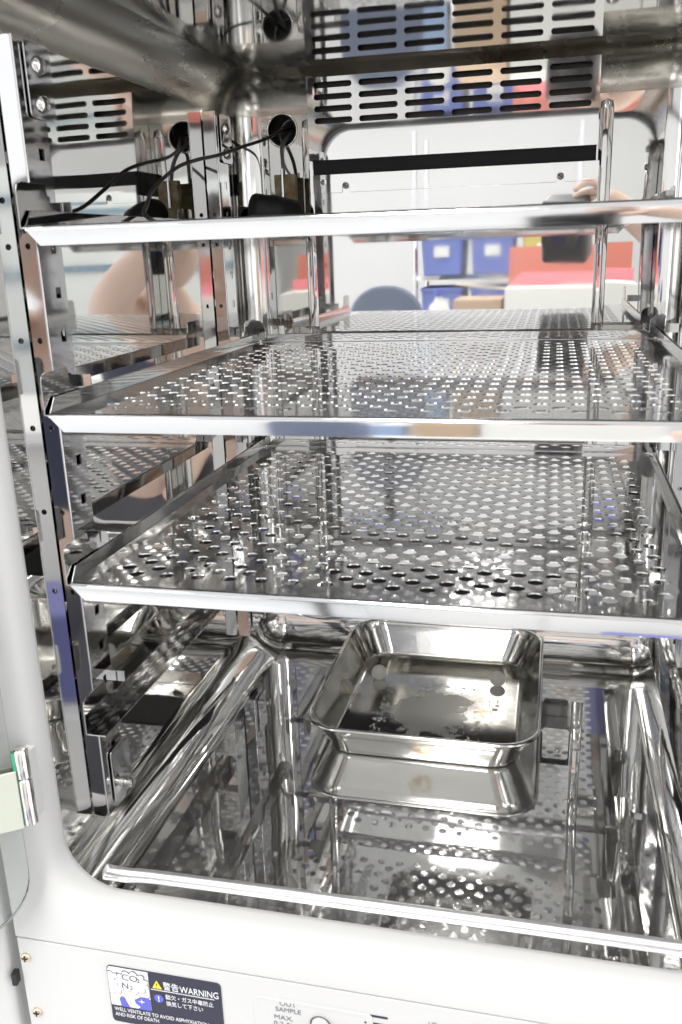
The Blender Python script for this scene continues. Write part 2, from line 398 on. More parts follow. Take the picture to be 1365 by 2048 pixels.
# gas sample port recess
bm = bmesh.new(); cx_, cz_ = -0.0444, -0.0720
lps = []
for d, y in ((.0, YF-.0006), (.0, YF-.0009), (-.0012, YF-.0012), (-.0022, YF-.0012), (-.0036, YF-.0010), (-.0060, YF-.0008)):
    lps.append([(cx_+a, y, cz_+b) for a, b in rrect(.0465+d, .0340+d, .0045+d*.5, 6)])
loft(bm, lps, close_last=True); sp = obj('sample_port_plate', fix(bm), WHITE, inc, smooth=True, wn=True, angle=.7)
text('lettering', 'OUT', -0.0635, -0.0440, .0063, GREYT, sp, YF-.0011, sx=1.0, align='CENTER')
text('lettering', 'SAMPLE', -0.0635, -0.0500, .0060, GREYT, sp, YF-.0011, sx=1.0, align='CENTER')
text('lettering', 'MAX.', -0.0753, -0.0577, .0060, GREYT, sp, YF-.0011, sx=1.1)
text('lettering', '0.2 ℓ/min', -0.0758, -0.0639, .0058, GREYT, sp, YF-.0011, sx=1.15)
bm = bmesh.new(); box(bm, (-0.0758, YF-.0012, -0.0652), (-0.0537, YF-.0010, -0.0648)); obj('rule', fix(bm), GREYT, sp)
bm = bmesh.new(); lathe(bm, [(.0078, 0), (.0078, .001), (.0066, .0012), (.0066, .008), (.0055, .0095), (0, .0095)], (-0.0382, YF-.0009, -0.0550), (0, -1, 0), 32); obj('sample_nozzle', fix(bm), WHITE, sp, smooth=True, angle=.7)
bm = bmesh.new(); lathe(bm, [(.0068, .0012), (.0082, .0012)], (-0.0382, YF-.0009, -0.0550), (0, -1, 0), 32); obj('nozzle_gap', fix(bm), mat('gap_grey', (.08, .07, .07), .7), sp)  # flat dark ring around the nozzle foot
for k in range(4):
    z = -0.0395-.0070*k
    bm = bmesh.new(); prism(bm, [(0.0044+a, YF-.0009, z+b) for a, b in rrect(.0090, .0009, .00088, 4)], (0, .0004, 0)); obj('louvre_mark', fix(bm), NAVY, inc)
text('lettering', 'UP', 0.0432, -0.0395, .0052, GREYT, inc, YF-.0009)

# duct cover on the back wall
YD = .490
DL, DR = -.1544, .1503
dc = bpy.data.objects.new('duct_cover', None); COL.objects.link(dc); dc.parent = inc
bm = bmesh.new(); F = lambda a, b, d: (a, YD+d, b)
z_top, z_bot = .6800, .5972
rows = [.6722, .6604, .6486, .6368]; c0 = DL+.0040; pitch = (DR-DL-.008)/6
zr = [.6781, .6663, .6545, .6427, .6309]
quad2(bm, F, DL, DR, zr[0], z_top, .001); quad2(bm, F, DL, DR, z_bot, zr[-1], .001)
quad2(bm, F, DL, c0, zr[-1], zr[0], .001); quad2(bm, F, DR-.004, DR, zr[-1], zr[0], .001)
for i in range(6):
    for j, z in enumerate(rows):
        cell(bm, F, c0+i*pitch, c0+(i+1)*pitch, zr[j+1], zr[j], c0+(i+.5)*pitch, (zr[j]+zr[j+1])/2, .0180, .0030, .001, 32)
bm2 = bm; fix(bm2)
# folded sides and bottom and top returns
for s in (DL, DR-.001): box(bm, (s, YD+.0011, z_bot), (s+.001, YB-.001, z_top))
box(bm, (DL+.0012, YD+.0012, z_top-.0011), (DR-.0012, YB-.001, z_top-.0001))
vent = obj('vent_plate', bm, PLATE, dc)
bm = bmesh.new(); box(bm, (DL+.004, YD+.012, z_bot+.001), (DR-.004, YB-.001, z_top-.004)); obj('vent_filter', fix(bm), mat('vent_dark', (.06, .055, .05), .35, .6), dc)
bm = bmesh.new(); box(bm, (DL+.003, YD+.0045, .572), (DR-.0005, YB-.001, .599)); obj('air_gap', fix(bm), DARK, dc)  # solid block, its black paints the shade inside the gap
PL, PR = -.1503, .1525
bm = bmesh.new(); box(bm, (PL, YD+.0012, .130), (PR, YD+.0022, .5815)); 
for s in (PL, PR-.001): box(bm, (s, YD+.0023, .084), (s+.001, YB-.001, .5815))
obj('lower_duct_plate', fix(bm), PLATE, dc)
bm = bmesh.new(); zs, zt_ = .5630, .5822
SCR = ((-.1142, .5700), (.1149, .5685))
pts = [(PR+.0006, zt_), (PL-.0006, zt_), (PL-.0006, zs)]
for sx, sz in SCR: pts += [(sx-.0048, zs), (sx-.0040, zs+.0012), (sx-.0036, sz)]+[(sx+.0036*math.cos(a), sz+.0036*math.sin(a)) for a in [PI-PI*k/8 for k in range(1, 8)]]+[(sx+.0036, sz), (sx+.0040, zs+.0012), (sx+.0048, zs)]
pts += [(PR-.0035, zs), (PR-.0012, zs+.0008), (PR+.0006, zs+.003)]
prism(bm, [(a, YD-.0004, b) for a, b in pts], (0, .0014, 0)); obj('retaining_strip', fix(bm), PLATE, dc, bev=.0002, bseg=1)
for sx, sz in SCR:
    bm = bmesh.new(); lathe(bm, [(.0033, 0), (.0033, .0014), (.0026, .0022), (0, .0026)], (sx, YD+.0004, sz), (0, -1, 0), 20); s = obj('cover_screw', fix(bm), steel('dull_screw', (.35, .34, .32), .25, .4), dc, smooth=True, angle=.8)
    bm = bmesh.new(); prism(bm, [(sx+a, YD-.0024, sz+b) for a, b in ((-.0028, .0016), (-.0022, .0022), (.0028, -.0016), (.0022, -.0022))], (0, .0004, 0)); obj('screw_slot', fix(bm), DARK, s)
bm = bmesh.new(); box(bm, (PL+.0012, YD+.006, .0845), (PR-.0012, YB-.001, .1298)); obj('intake_gap', fix(bm), DARK, dc)  # black block in place of the unlit intake opening
bm = bmesh.new(); box(bm, (PL+.0012, YD+.004, .0825), (PR-.0012, YB-.0012, .0842)); obj('duct_floor', fix(bm), PLATE, dc)
bm = bmesh.new(); prism(bm, [(.134+a, YD+.002, .100+b) for a, b in rrect(.016, .022, .004, 5)], (0, .001, 0)); obj('mounting_tab', fix(bm), PLATE, dc)
bm = bmesh.new(); lathe(bm, [(.0034, 0), (.0034, .003), (.0022, .0042), (0, .0046)], (.137, YD+.002, .108), (0, -1, 0), 18); obj('tab_screw', fix(bm), TINY, dc, smooth=True, angle=.8)

# hinge and opened inner glass door at the left
hg = bpy.data.objects.new('door_hinge', None); COL.objects.link(hg); hg.parent = inc
hx_, hy_ = -.2525, -.0200
for a, b in ((.1010, .1395), (.1402, .1640)):
    bm = bmesh.new(); lathe(bm, [(0, a), (.0042, a), (.0052, a+.0006), (.0052, b-.0010), (.0042, b), (0, b)], (hx_, hy_, 0), (0, 0, 1), 20); obj('hinge_barrel', fix(bm), steel('chrome', (.82, .81, .78), .08, .2), hg, smooth=True, angle=.8)
bm = bmesh.new(); box(bm, (hx_-.002, -.0180, .104), (hx_+.0045, YF-.0002, .160)); obj('hinge_leaf', fix(bm), WHITE, hg, bev=.0006)
gd = bpy.data.objects.new('glass_door', None); COL.objects.link(gd); gd.parent = inc
gd.location = (hx_-.003, hy_-.001, 0); gd.rotation_euler = (0, 0, math.radians(-146))
bm = bmesh.new(); pr = [(a+.236, b+.345) for a, b in rrect(.232, .335, .05, 10)]
prism(bm, [(a, -.0025, b) for a, b in pr], (0, .005, 0)); obj('glass_pane', fix(bm), GLASS, gd, bev=.0006)
bm = bmesh.new(); box(bm, (.002, -.0052, .1000), (.026, -.0030, .1480)); box(bm, (.002, .0030, .1000), (.026, .0052, .1480)); obj('hinge_clamp', fix(bm), mat('clamp_cream', (.50, .52, .45), .3), gd, bev=.0008)
bm = bmesh.new(); box(bm, (.0012, -.0028, .1015), (.0036, .0028, .1610)); obj('glass_edge', fix(bm), GEDGE, gd)
bm = bmesh.new(); lathe(bm, [(.0048, 0), (.0046, .0018), (.003, .0030), (0, .0034)], (.026, -.0062, .112), (0, -1, 0), 20); obj('clamp_screw', fix(bm), TINY, gd, smooth=True, angle=.8)
# outer door: white slab swung open on the left
od = bpy.data.objects.new('outer_door', None); COL.objects.link(od); od.parent = inc
od.location = (-.2960, -.0100, 0); od.rotation_euler = (0, 0, math.radians(-171))
bm = bmesh.new(); box(bm, (.006, -.050, -.150), (.59, .0, .80)); obj('door_slab', fix(bm), WHITE, od, bev=.006, bseg=4)
bm = bmesh.new()
def gl(d, y): return [(a+.30, y, b+.335) for a, b in rrect(.245-d, .345-d, .05-d, 8)]
loft(bm, [gl(0, .001), gl(0, .010), gl(.004, .014), gl(.012, .014), gl(.016, .010), gl(.016, .001)]); obj('door_gasket', fix(bm), mat('gasket_grey', (.62, .62, .60), .5), od, smooth=True)
bm = bmesh.new(); box(bm, (-.001, -.003, -.066), (.003, .004, -.055)); obj('lower_pivot', fix(bm), BLACK, od)

# ------------------------------------------------------------------ uprights
def make_upright(side):
    """built around its foot at the wall, front strip at y=0; side=-1 left wall, +1 right wall (mirrored)"""
    s = -side
    t = thing('shelf_upright', '', '', (0, 0, 0), 'slotted uprights screwed to the chamber walls')
    wx = lambda d: s*d       # d = distance from the wall
    th = .0010; zb, zt = .0442, .6468
    bm = bmesh.new(); F = lambda a, b, d: (wx(a), d+.0011-.075*a, b)
    holes = [.5437, .5125, .4467, .3819, .3162, .2505]
    cuts = sorted(holes); prev = zb
    for h in cuts:
        quad2(bm, F, .0012, .0149, prev, h-.008, th); cell(bm, F, .0012, .0149, h-.008, h+.008, 0.0078, h, 0, .0022, th, 20); prev = h+.008
    quad2(bm, F, .0012, .0149, prev, zt, th); fix(bm)
    obj('front_strip', bm, RAIL, t)
    # bright folded edge
    bm = bmesh.new(); tube(bm, [(wx(.0149), .0006, zb), (wx(.0149), .0006, zt)], .0009, 10); obj('folded_edge', fix(bm), RAIL, t, smooth=True, angle=.8)
    bm = bmesh.new(); F = lambda a, b, d: (wx(.0149-d), a, b)
    zc = [.0700+.0315*k for k in range(0, 18)]; a0, a1, w0, w1 = .0018, .0330, .0180, .0250; prev = zb
    for z in zc:
        quad2(bm, F, a0, a1, prev, z-.004, th); quad2(bm, F, a0, w0, z-.004, z+.004, th); quad2(bm, F, w1, a1, z-.004, z+.004, th); prev = z+.004
    quad2(bm, F, a0, a1, prev, zt-.004, th); fix(bm); obj('slotted_flange', bm, RAIL, t)
    bm = bmesh.new(); box(bm, (min(wx(.0008), wx(.0140)), .0315, zb), (max(wx(.0008), wx(.0140)), .0325, zt-.004)); obj('rear_flange', fix(bm), RAIL, t)
    for z0_, z1_, zz in ((.5970, .6460, ((.632), (.607))), (.0500, .1000, ((.062),))):
        bm = bmesh.new(); pts = [(0, 0)]; pts = [(.0275+a, (z0_+z1_)/2+b) for a, b in rrect(.0160, (z1_-z0_)/2, .004, 5)]
        prism(bm, [(wx(.0160), a, b) for a, b in pts], (wx(.0010), 0, 0)); mp = obj('mounting_plate', fix(bm), RAIL, t, bev=.0003)
        for z in zz:
            bm = bmesh.new(); lathe(bm, [(.0062, 0), (.0060, .0015), (.0045, .0034), (.002, .0044), (0, .0046)] if z > .3 else [(.0050, 0), (.0050, .002), (.0028, .0025), (.0028, .006), (.0052, .0065), (.0052, .0095), (.004, .0105), (0, .0105)], (wx(.0170), .0275, z), (s, 0, 0), 22)
            obj('mounting_screw', fix(bm), TINY, mp, smooth=True, angle=.7)
    return t
uL = make_upright(-1); uR = make_upright(1)
for (u, x, y, lb) in ((uL, -X, .068, 'bright slotted upright at the front left corner of the chamber, round holes down its face'),
                      (uR, X, .068, 'steel slotted upright at the front right corner of the chamber, just past the picture edge')):
    u.location = (x, y, 0); u['label'] = lb; u['category'] = 'upright'
for (u, x, lb) in ((uL, -X, 'narrow slotted upright at the back left corner of the chamber, left of the cable port'),
                   (uR, X, 'narrow steel slotted upright at the back right corner of the chamber')):
    c = copy_tree(u); c.location = (x, .437, 0); c['label'] = lb; c['category'] = 'upright'

# ------------------------------------------------------------------ shelf runners
def make_runner(side):
    s = -side; t = thing('shelf_runner', '', '', (0, 0, 0), 'angle runners hooked on the uprights')
    xf = lambda d: s*d     # distance inward from the vertical flange
    y0, y1, hh, th = 0., .452, .029, .0010
    bm = bmesh.new()
    prism(bm, [(xf(0), y0, 0), (xf(0), y0, hh-.006), (xf(0), y0+.0015, hh-.002), (xf(0), y0+.006, hh), (xf(0), y0+.034, hh), (xf(0), y0+.036, hh-.004), (xf(0), y0+.037, hh-.012), (xf(0), y0+.042, .0130), (xf(0), y0+.052, .0115), (xf(0), y1-.046, .0115), (xf(0), y1-.040, .013), (xf(0), y1-.037, .018), (xf(0), y1-.036, hh-.003), (xf(0), y1-.034, hh), (xf(0), y1, hh), (xf(0), y1, 0)], (xf(th), 0, 0))
    obj('side_flange', fix(bm), BRKT, t, bev=.0002, bseg=1)
    bm = bmesh.new(); box(bm, (min(xf(th*1.1), xf(.0165)), y0, -.0002), (max(xf(th*1.1), xf(.0165)), y1, .0008)); obj('ledge', fix(bm), BRKT, t, bev=.0002, bseg=1)
    bm = bmesh.new(); pts = [(0, .001), (0, .024)]+[(.0025+.0085*math.sin(a), .0155+.0085*math.cos(a)) for a in [PI/2*k/8 for k in range(9)]]+[(.011, .001)]
    prism(bm, [(xf(a), y1+.0005, b+.003) for a, b in pts], (0, .001, 0)); obj('end_stop', fix(bm), BRKT, t)
    for yy in (.048+.0205, .417+.0205):
        bm = bmesh.new(); box(bm, (min(xf(-.0005), xf(-.0210)), yy, .010), (max(xf(-.0005), xf(-.0210)), yy+.0012, .019)); obj('hook', fix(bm), RAIL, t)
    return t
rL, rR = make_runner(-1), make_runner(1)
LV = [.5244, .4024, .2785, .1560]
nmz = ['under the top shelf, level with the camera', 'under the middle perforated shelf', 'under the lowest perforated shelf', 'carrying no shelf, lowest of its side, above the water pan']
for side, proto, x in ((-1, rL, -.2228), (1, rR, .2228)):
    for i, z in enumerate(LV):
        t = proto if i == 0 else copy_tree(proto)
        t.location = (x, .020, z-.0017); t['category'] = 'shelf runner'
        t['label'] = ('left' if side < 0 else 'right')+' steel angle runner '+nmz[i]

# ------------------------------------------------------------------ shelves
sh = thing('perforated_shelf', 'x', 'shelf', (0, 0, 0), 'perforated steel shelves in the chamber')
XS, Y0, Y1, TH = .2198, 0., .459, .0010
bm = bmesh.new(); F = lambda a, b, d: (a, b, -d)
px_, py_, rh = .02400, .01265, .00560
rowsn = 33; ya = .0205; 
quad2(bm, F, -XS+.001, XS-.001, .004, ya, TH); quad2(bm, F, -XS+.001, XS-.001, ya+rowsn*py_, Y1-.001, TH)
for j in range(rowsn):
    nc = 17 if j % 2 else 16; xa = -nc*px_/2; yy = ya+j*py_
    quad2(bm, F, -XS+.001, xa, yy, yy+py_, TH); quad2(bm, F, -xa, XS-.001, yy, yy+py_, TH)
    for i in range(nc): cell(bm, F, xa+i*px_, xa+(i+1)*px_, yy, yy+py_, xa+(i+.5)*px_, yy+py_/2, 0, rh, TH, 18)
obj('perforated_panel', bm, SHELF, sh)
# front lip: rounded fold
bm = bmesh.new(); prof = [(.0042, 0), (.0030, 0)]+[(.0030-.0030*math.sin(a), -.0030+.0030*math.cos(a)) for a in [PI/2*k/8 for k in range(1, 9)]]+[(0, -.0125)]
prof2 = prof+[(.0010, -.0125)]+[(.0030-.0020*math.sin(a), -.0030+.0020*math.cos(a)) for a in [PI/2*k/8 for k in range(8, 0, -1)]]+[(.0030, -.001), (.0042, -.001)]
def inset(z): return max(0, -z-.001)*.95
A = [[(-(XS+.0005)+inset(z), y, z) for y, z in prof2], [((XS+.0005)-inset(z), y, z) for y, z in prof2]]
loft(bm, A, True, True); obj('front_lip', fix(bm), steel('lip_steel', (.84, .84, .85), .05, .11), sh, smooth=True, angle=.6)
for s in (-1, 1):
    bm = bmesh.new(); prism(bm, [(s*XS, .0015, .0), (s*(XS+.0008), .0105, .0100), (s*(XS+.0008), Y1-.010, .0100), (s*XS, Y1-.0005, 0)], (-s*.0010, 0, 0)); obj('side_rim', fix(bm), BRKT, sh, bev=.00035)
bm = bmesh.new(); prism(bm, [(-XS+.0015, Y1, .0002), (-XS+.0105, Y1, .0092), (XS-.0105, Y1, .0092), (XS-.0015, Y1, .0002)], (0, -.001, 0)); obj('rear_rim', fix(bm), PLATE, sh, bev=.00035)
for i, (z, lb) in enumerate(((.5244, 'top perforated steel shelf, seen edge-on, carrying the black sensor and its cable'),
                             (.4024, 'middle perforated steel shelf, empty, between the top and lowest shelves'),
                             (.2785, 'lowest perforated steel shelf, empty, hanging over the water pan'))):
    t = sh if i == 0 else copy_tree(sh); t.location = (0, .020, z); t['label'] = lb; t['category'] = 'shelf'

# ------------------------------------------------------------------ water pan
PX0, PX1, PY0, PY1, PH = -.1240, .1160, .2465, .5260, .0410
wp = thing('water_pan', 'shallow rounded stainless water pan with rolled rim and brown stains on the chamber floor', 'pan', ((PX0+PX1)/2, (PY0+PY1)/2, 0))
hx, hy = (PX1-PX0)/2, (PY1-PY0)/2
def pl(d, z, r): return [(a, b, z) for a, b in rrect(hx-d, hy-d, r, 10)]
TP = .0200
loops = [pl(TP+.006, .0004, .026), pl(TP+.0025, .0008, .029), pl(TP+.0008, .0024, .030), pl(TP-.0002, .005, .031)]
loops += [pl(TP-(TP-.0035)*k/4, .005+(PH-.0085)*k/4, .031+.006*k/4) for k in range(1, 5)]
for a in range(0, 9):
    t = -PI*.35+a*(PI*1.35)/8; loops.append(pl(.0024-.0022*math.cos(t), PH-.0022+.0022*math.sin(t), .0385))
loops += [pl(.0046+(TP-.0030)*k/4, PH-.004-(PH-.0095)*k/4, .037-.006*k/4) for k in range(0, 5)]
loops += [pl(TP+.0030, .0032, .029), pl(TP+.0050, .0020, .027), pl(TP+.0085, .0015, .024)]
bm = bmesh.new(); loft(bm, loops, True, True); fix(bm)
# stains and wet bloom live in the pan's material
m = PAN; b = m.node_tree.nodes['Principled BSDF']
n1 = noise(m, 26, 5, .65); rr1 = ramp(m, n1.outputs['Fac'], [(.60, 0.), (.72, 1.)])
tc = N(m, 'ShaderNodeTexCoord'); sx = N(m, 'ShaderNodeSeparateXYZ'); L(m, tc.outputs['Object'], sx.inputs[0])
mm = N(m, 'ShaderNodeMapRange'); mm.inputs[1].default_value = .06-.0; mm.inputs[2].default_value = .0; mm.inputs[3].default_value = 0; mm.inputs[4].default_value = 1
L(m, sx.outputs['Z'], mm.inputs[0])
mul = N(m, 'ShaderNodeMath', operation='MULTIPLY'); L(m, rr1.outputs['Color'], mul.inputs[0]); L(m, mm.outputs[0], mul.inputs[1])
mix = N(m, 'ShaderNodeMixRGB'); mix.inputs[1].default_value = (.64, .63, .605, 1); mix.inputs[2].default_value = (.36, .24, .10, 1); L(m, mul.outputs[0], mix.inputs[0])
L(m, mix.outputs[0], b.inputs['Base Color'])
obj('pan_body', bm, PAN, wp, smooth=True, wn=True)
# wet patch: pale mineral bloom, droplets made bright metal to paint their glints
bloom = mat('mineral_bloom', (.60, .595, .575), .30, .95)
nb = noise(bloom, 330, 2, .5); bp = N(bloom, 'ShaderNodeBump'); bp.inputs['Distance'].default_value = .0007; bp.inputs['Strength'].default_value = 1
L(bloom, nb.outputs['Fac'], bp.inputs['Height']); bb = bloom.node_tree.nodes['Principled BSDF']; L(bloom, bp.outputs['Normal'], bb.inputs['Normal'])
tcb = N(bloom, 'ShaderNodeTexCoord'); mpb = N(bloom, 'ShaderNodeMapping'); mpb.inputs['Location'].default_value = (.0, .24, 0); mpb.inputs['Scale'].default_value = (14.0, 13.0, 0)
L(bloom, tcb.outputs['Object'], mpb.inputs['Vector']); ln = N(bloom, 'ShaderNodeVectorMath', operation='LENGTH'); L(bloom, mpb.outputs[0], ln.inputs[0])
ne = noise(bloom, 26, 7, .65); ad = N(bloom, 'ShaderNodeMath', operation='MULTIPLY_ADD'); ad.inputs[1].default_value = 1.9; L(bloom, ne.outputs['Fac'], ad.inputs[0]); L(bloom, ln.outputs['Value'], ad.inputs[2])
rb = ramp(bloom, ad.outputs[0], [(.0, .85), (1.0, 0.)]); rb.color_ramp.elements[0].position = .93; rb.color_ramp.elements[0].color = (.62, .62, .62, 1); rb.color_ramp.elements[1].position = 1.0; rb.color_ramp.elements[1].color = (0, 0, 0, 1)
scl = N(bloom, 'ShaderNodeMath', operation='MULTIPLY'); scl.inputs[1].default_value = .62; L(bloom, ad.outputs[0], scl.inputs[0]); L(bloom, scl.outputs[0], rb.inputs['Fac'])
L(bloom, rb.outputs['Color'], bb.inputs['Alpha'])
bm = bmesh.new(); bm.faces.new([bm.verts.new((a, b-.018, .0019)) for a, b in rrect(.090, .100, .02, 6)]); obj('dried_deposit', bm, bloom, wp)
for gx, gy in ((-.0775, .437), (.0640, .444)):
    bm = bmesh.new(); lathe(bm, [(0, 0), (.0088, 0), (.0092, .0006), (.0092, .0016), (.0086, .0022), (0, .0022)], (gx-(PX0+PX1)/2, gy-(PY0+PY1)/2, .0092), (.05, -.94, .34), 28); obj('mirrored_spot', fix(bm), mat('mirrored_spot_grey', (.50, .50, .46), .5), wp, smooth=True, angle=.8)  # discs added in place of round spots mirrored in the pan floor
WATER = mat('water', (1, 1, 1), .02, **{'Transmission Weight': 1., 'IOR': 1.33})
bm = bmesh.new()
for k in range(190):
    e = random.random()
    if e < .45: x_, y_ = -.056+random.gauss(0, .0028)+.004*math.sin(k), random.uniform(-.080, .040)
    elif e < .8:
        t = random.random(); x_, y_ = .040+.030*t+random.gauss(0, .006), -.082+.10*t
    else: x_, y_ = random.uniform(-.045, .045), .042+random.gauss(0, .003)
    r = random.uniform(.0003, .0011)*(1.6 if random.random() < .08 else 1); sxx = random.uniform(.7, 2.4)
    ring_ = [bm.verts.new((x_+r*sxx*math.cos(2*PI*j/8), y_+r*math.sin(2*PI*j/8), .0021)) for j in range(8)]
    ring2 = [bm.verts.new((x_+r*.7*sxx*math.cos(2*PI*j/8), y_+r*.7*math.sin(2*PI*j/8), .0021+r*.35)) for j in range(8)]
    for j in range(8): bm.faces.new((ring_[j], ring_[(j+1) % 8], ring2[(j+1) % 8], ring2[j]))
    tv = bm.verts.new((x_, y_, .0021+r*.45))
    for j in range(8): bm.faces.new((ring2[j], ring2[(j+1) % 8], tv))
dr = obj('water_droplets', bm, steel('wet_highlight', (.8, .8, .8), .05, .1), wp, smooth=True); dr['kind'] = 'stuff'

# ------------------------------------------------------------------ cable, sensor and things on the top shelf
CAB = mat('cable_black', (.018, .016, .015), .45)
ZS = .5255
cb = thing('sensor_cable', 'thin black cable looping from the round port across the left wall to the top shelf', 'cable', (-.19, .5, .63))
def cable(pts, r, name='strand', m=CAB):
    bm = bmesh.new(); tube(bm, [Vector(p)-Vector((-.19, .5, .63)) for p in spline(pts, 12)], r, 8); return obj(name, fix(bm), m, cb, smooth=True)
cable([(-.190, .560, .640), (-.194, .528, .635), (-.205, .495, .623), (-.219, .455, .612), (-.2275, .405, .600), (-.230, .35, .591), (-.231, .30, .580), (-.232, .25, .560), (-.226, .22, .545), (-.215, .19, .536), (-.200, .18, .5282)], .0018)
grey = mat('grey_lead', (.22, .22, .22), .4)
cable([(-.1945, .560, .634), (-.1935, .520, .618), (-.190, .507, .600), (-.1885, .503, .578)], .0022, 'grey_lead', grey)
tan = mat('yellowed_plastic', (.42, .38, .22), .5); nt = noise(tan, 60, 4); r_ = ramp(tan, nt.outputs['Fac'], [(.4, (.46, .42, .25)), (.65, (.26, .15, .06))]); L(tan, r_.outputs['Color'], tan.node_tree.nodes['Principled BSDF'].inputs['Base Color'])
cn = thing('sensor_connector', 'yellowed plastic connector block standing under the round cable port at the back left', 'connector', (-.186, .502, .5255))
bm = bmesh.new(); box(bm, (-.0125, -.004, .001), (.0125, .004, .0600)); obj('block', fix(bm), tan, cn, bev=.001)
bm = bmesh.new(); tube(bm, [(-.002, -.0060, .066), (-.002, -.0060, .030)], .0016, 10); obj('pin', fix(bm), RAIL, cn, smooth=True, angle=.8)
bm = bmesh.new(); lathe(bm, [(.003, 0), (.003, .002), (0, .002)], (-.002, -.0045, .042), (0, -1, 0), 16); obj('stud', fix(bm), tan, cn, smooth=True, angle=.8)
sn = thing('gas_sensor', 'black rubber cylindrical sensor lying on the top shelf at the back left', 'sensor', (-.182, .440, ZS))
bm = bmesh.new(); lathe(bm, [(0, -.028), (.0120, -.028), (.0150, -.024), (.0170, -.004), (.0175, .004), (.0165, .006), (.0165, .022), (.0145, .0255), (.0090, .027), (0, .026)], (0, 0, .0180), (-.80, -.55, .14), 32); obj('sensor_body', fix(bm), BLACK, sn, smooth=True, angle=.9)
cl = thing('wire_clip', 'small bent wire clip lying beside the black sensor on the top shelf', 'clip', (-.212, .44, ZS))
bm = bmesh.new(); tube(bm, spline([(.03, .0, .001), (.016, .004, .002), (.020, .004, .013), (.014, .004, .016), (.006, .0, .008), (-.006, .0, .004), (-.012, .0, .009), (-.004, .0, .0125), (.006, .0, .008), (.010, .0, .001), (-.028, .0, .001)], 8), .0007, 8); obj('wire', fix(bm), TINY, cl, smooth=True)

# ------------------------------------------------------------------ lab things that the polished steel reflects
def carton(name, label, cat, c, s, m, group=None, tape=None):
    t = thing(name, label, cat, c, group); bm = bmesh.new(); box(bm, (-s[0]/2, -s[1]/2, 0), (s[0]/2, s[1]/2, s[2])); obj('carton_body', fix(bm), m, t, bev=.003)
    return t
bench_m = mat('bench_top_white', (.78, .78, .77), .35); cab_m = mat('cabinet_cream', (.74, .74, .71), .45)
bn = thing('lab_bench', 'white lab bench reflected in the polished steel, boxes on its top', 'bench', (.25, -1.95, -.95))
bm = bmesh.new(); box(bm, (-.62, -.36, .96), (1.3, .36, 1.0)); obj('bench_top', fix(bm), bench_m, bn, bev=.004)
for k in range(4):
    bm = bmesh.new(); box(bm, (-.60+k*.47, -.34, .06), (-.60+k*.47+.46, .33, .955)); c = obj('cabinet', fix(bm), cab_m, bn, bev=.004)
    bm = bmesh.new(); box(bm, (-.60+k*.47+.16, .335, .84), (-.60+k*.47+.30, .35, .855)); obj('handle', fix(bm), RAIL, c)
redm = mat('dull_red_card', (.46, .15, .11), .6); pinkm = mat('pink_card', (.78, .24, .27), .6); whitec = mat('white_card', (.62, .62, .58), .6); brown = mat('brown_card', (.42, .31, .21), .7)
tb = carton('storage_box', 'white cardboard box with a pink lining, dull red lid propped open, on the bench', 'box', (.165, -1.80, .05), (.44, .30, .305), whitec)
bm = bmesh.new(); prism(bm, [(-.22, -.02, .306), (-.17, -.02, .352), (.22, -.02, .345), (.22, -.02, .306)], (0, -.01, 0)); obj('pink_lining', fix(bm), pinkm, tb)
bm = bmesh.new(); prism(bm, [(-.22, -.10, .306), (-.22, -.14, .44), (.22, -.14, .44), (.22, -.10, .306)], (0, -.008, 0)); obj('lid', fix(bm), redm, tb)
carton('storage_box', 'plain brown cardboard carton on the bench beside the white box', 'box', (-.155, -1.84, .05), (.17, .24, .265), brown)
bm = bmesh.new(); box(bm, (-.10, -.006, -.004), (.10, .006, .004)); ws = obj('wooden_stick', fix(bm), mat('pale_wood', (.70, .60, .45), .6)); ws.location = (-.13, -1.72, .36); ws.rotation_euler = (0, .12, 0); tag(ws, 'pale wooden stick laid across the brown carton', 'stick')
carton('small_box', 'small pale blue box on the bench left of the brown carton', 'box', (-.31, -1.80, .05), (.09, .10, .20), mat('pale_blue_card', (.30, .40, .58), .6))
bt = thing('bottle', 'white plastic bottle on the bench behind the small pale blue box', 'bottle', (-.33, -2.05, .05))
bm = bmesh.new(); lathe(bm, [(0, 0), (.045, 0), (.045, .20), (.035, .23), (.016, .245), (.016, .262)], (0, 0, 0), (0, 0, 1), 20); obj('bottle_body', fix(bm), whitec, bt, smooth=True, angle=.9)
bm = bmesh.new(); lathe(bm, [(.019, .262), (.019, .29), (0, .29)], (0, 0, 0), (0, 0, 1), 20); obj('cap', fix(bm), mat('blue_cap', (.08, .12, .4), .5), bt, smooth=True, angle=.8)
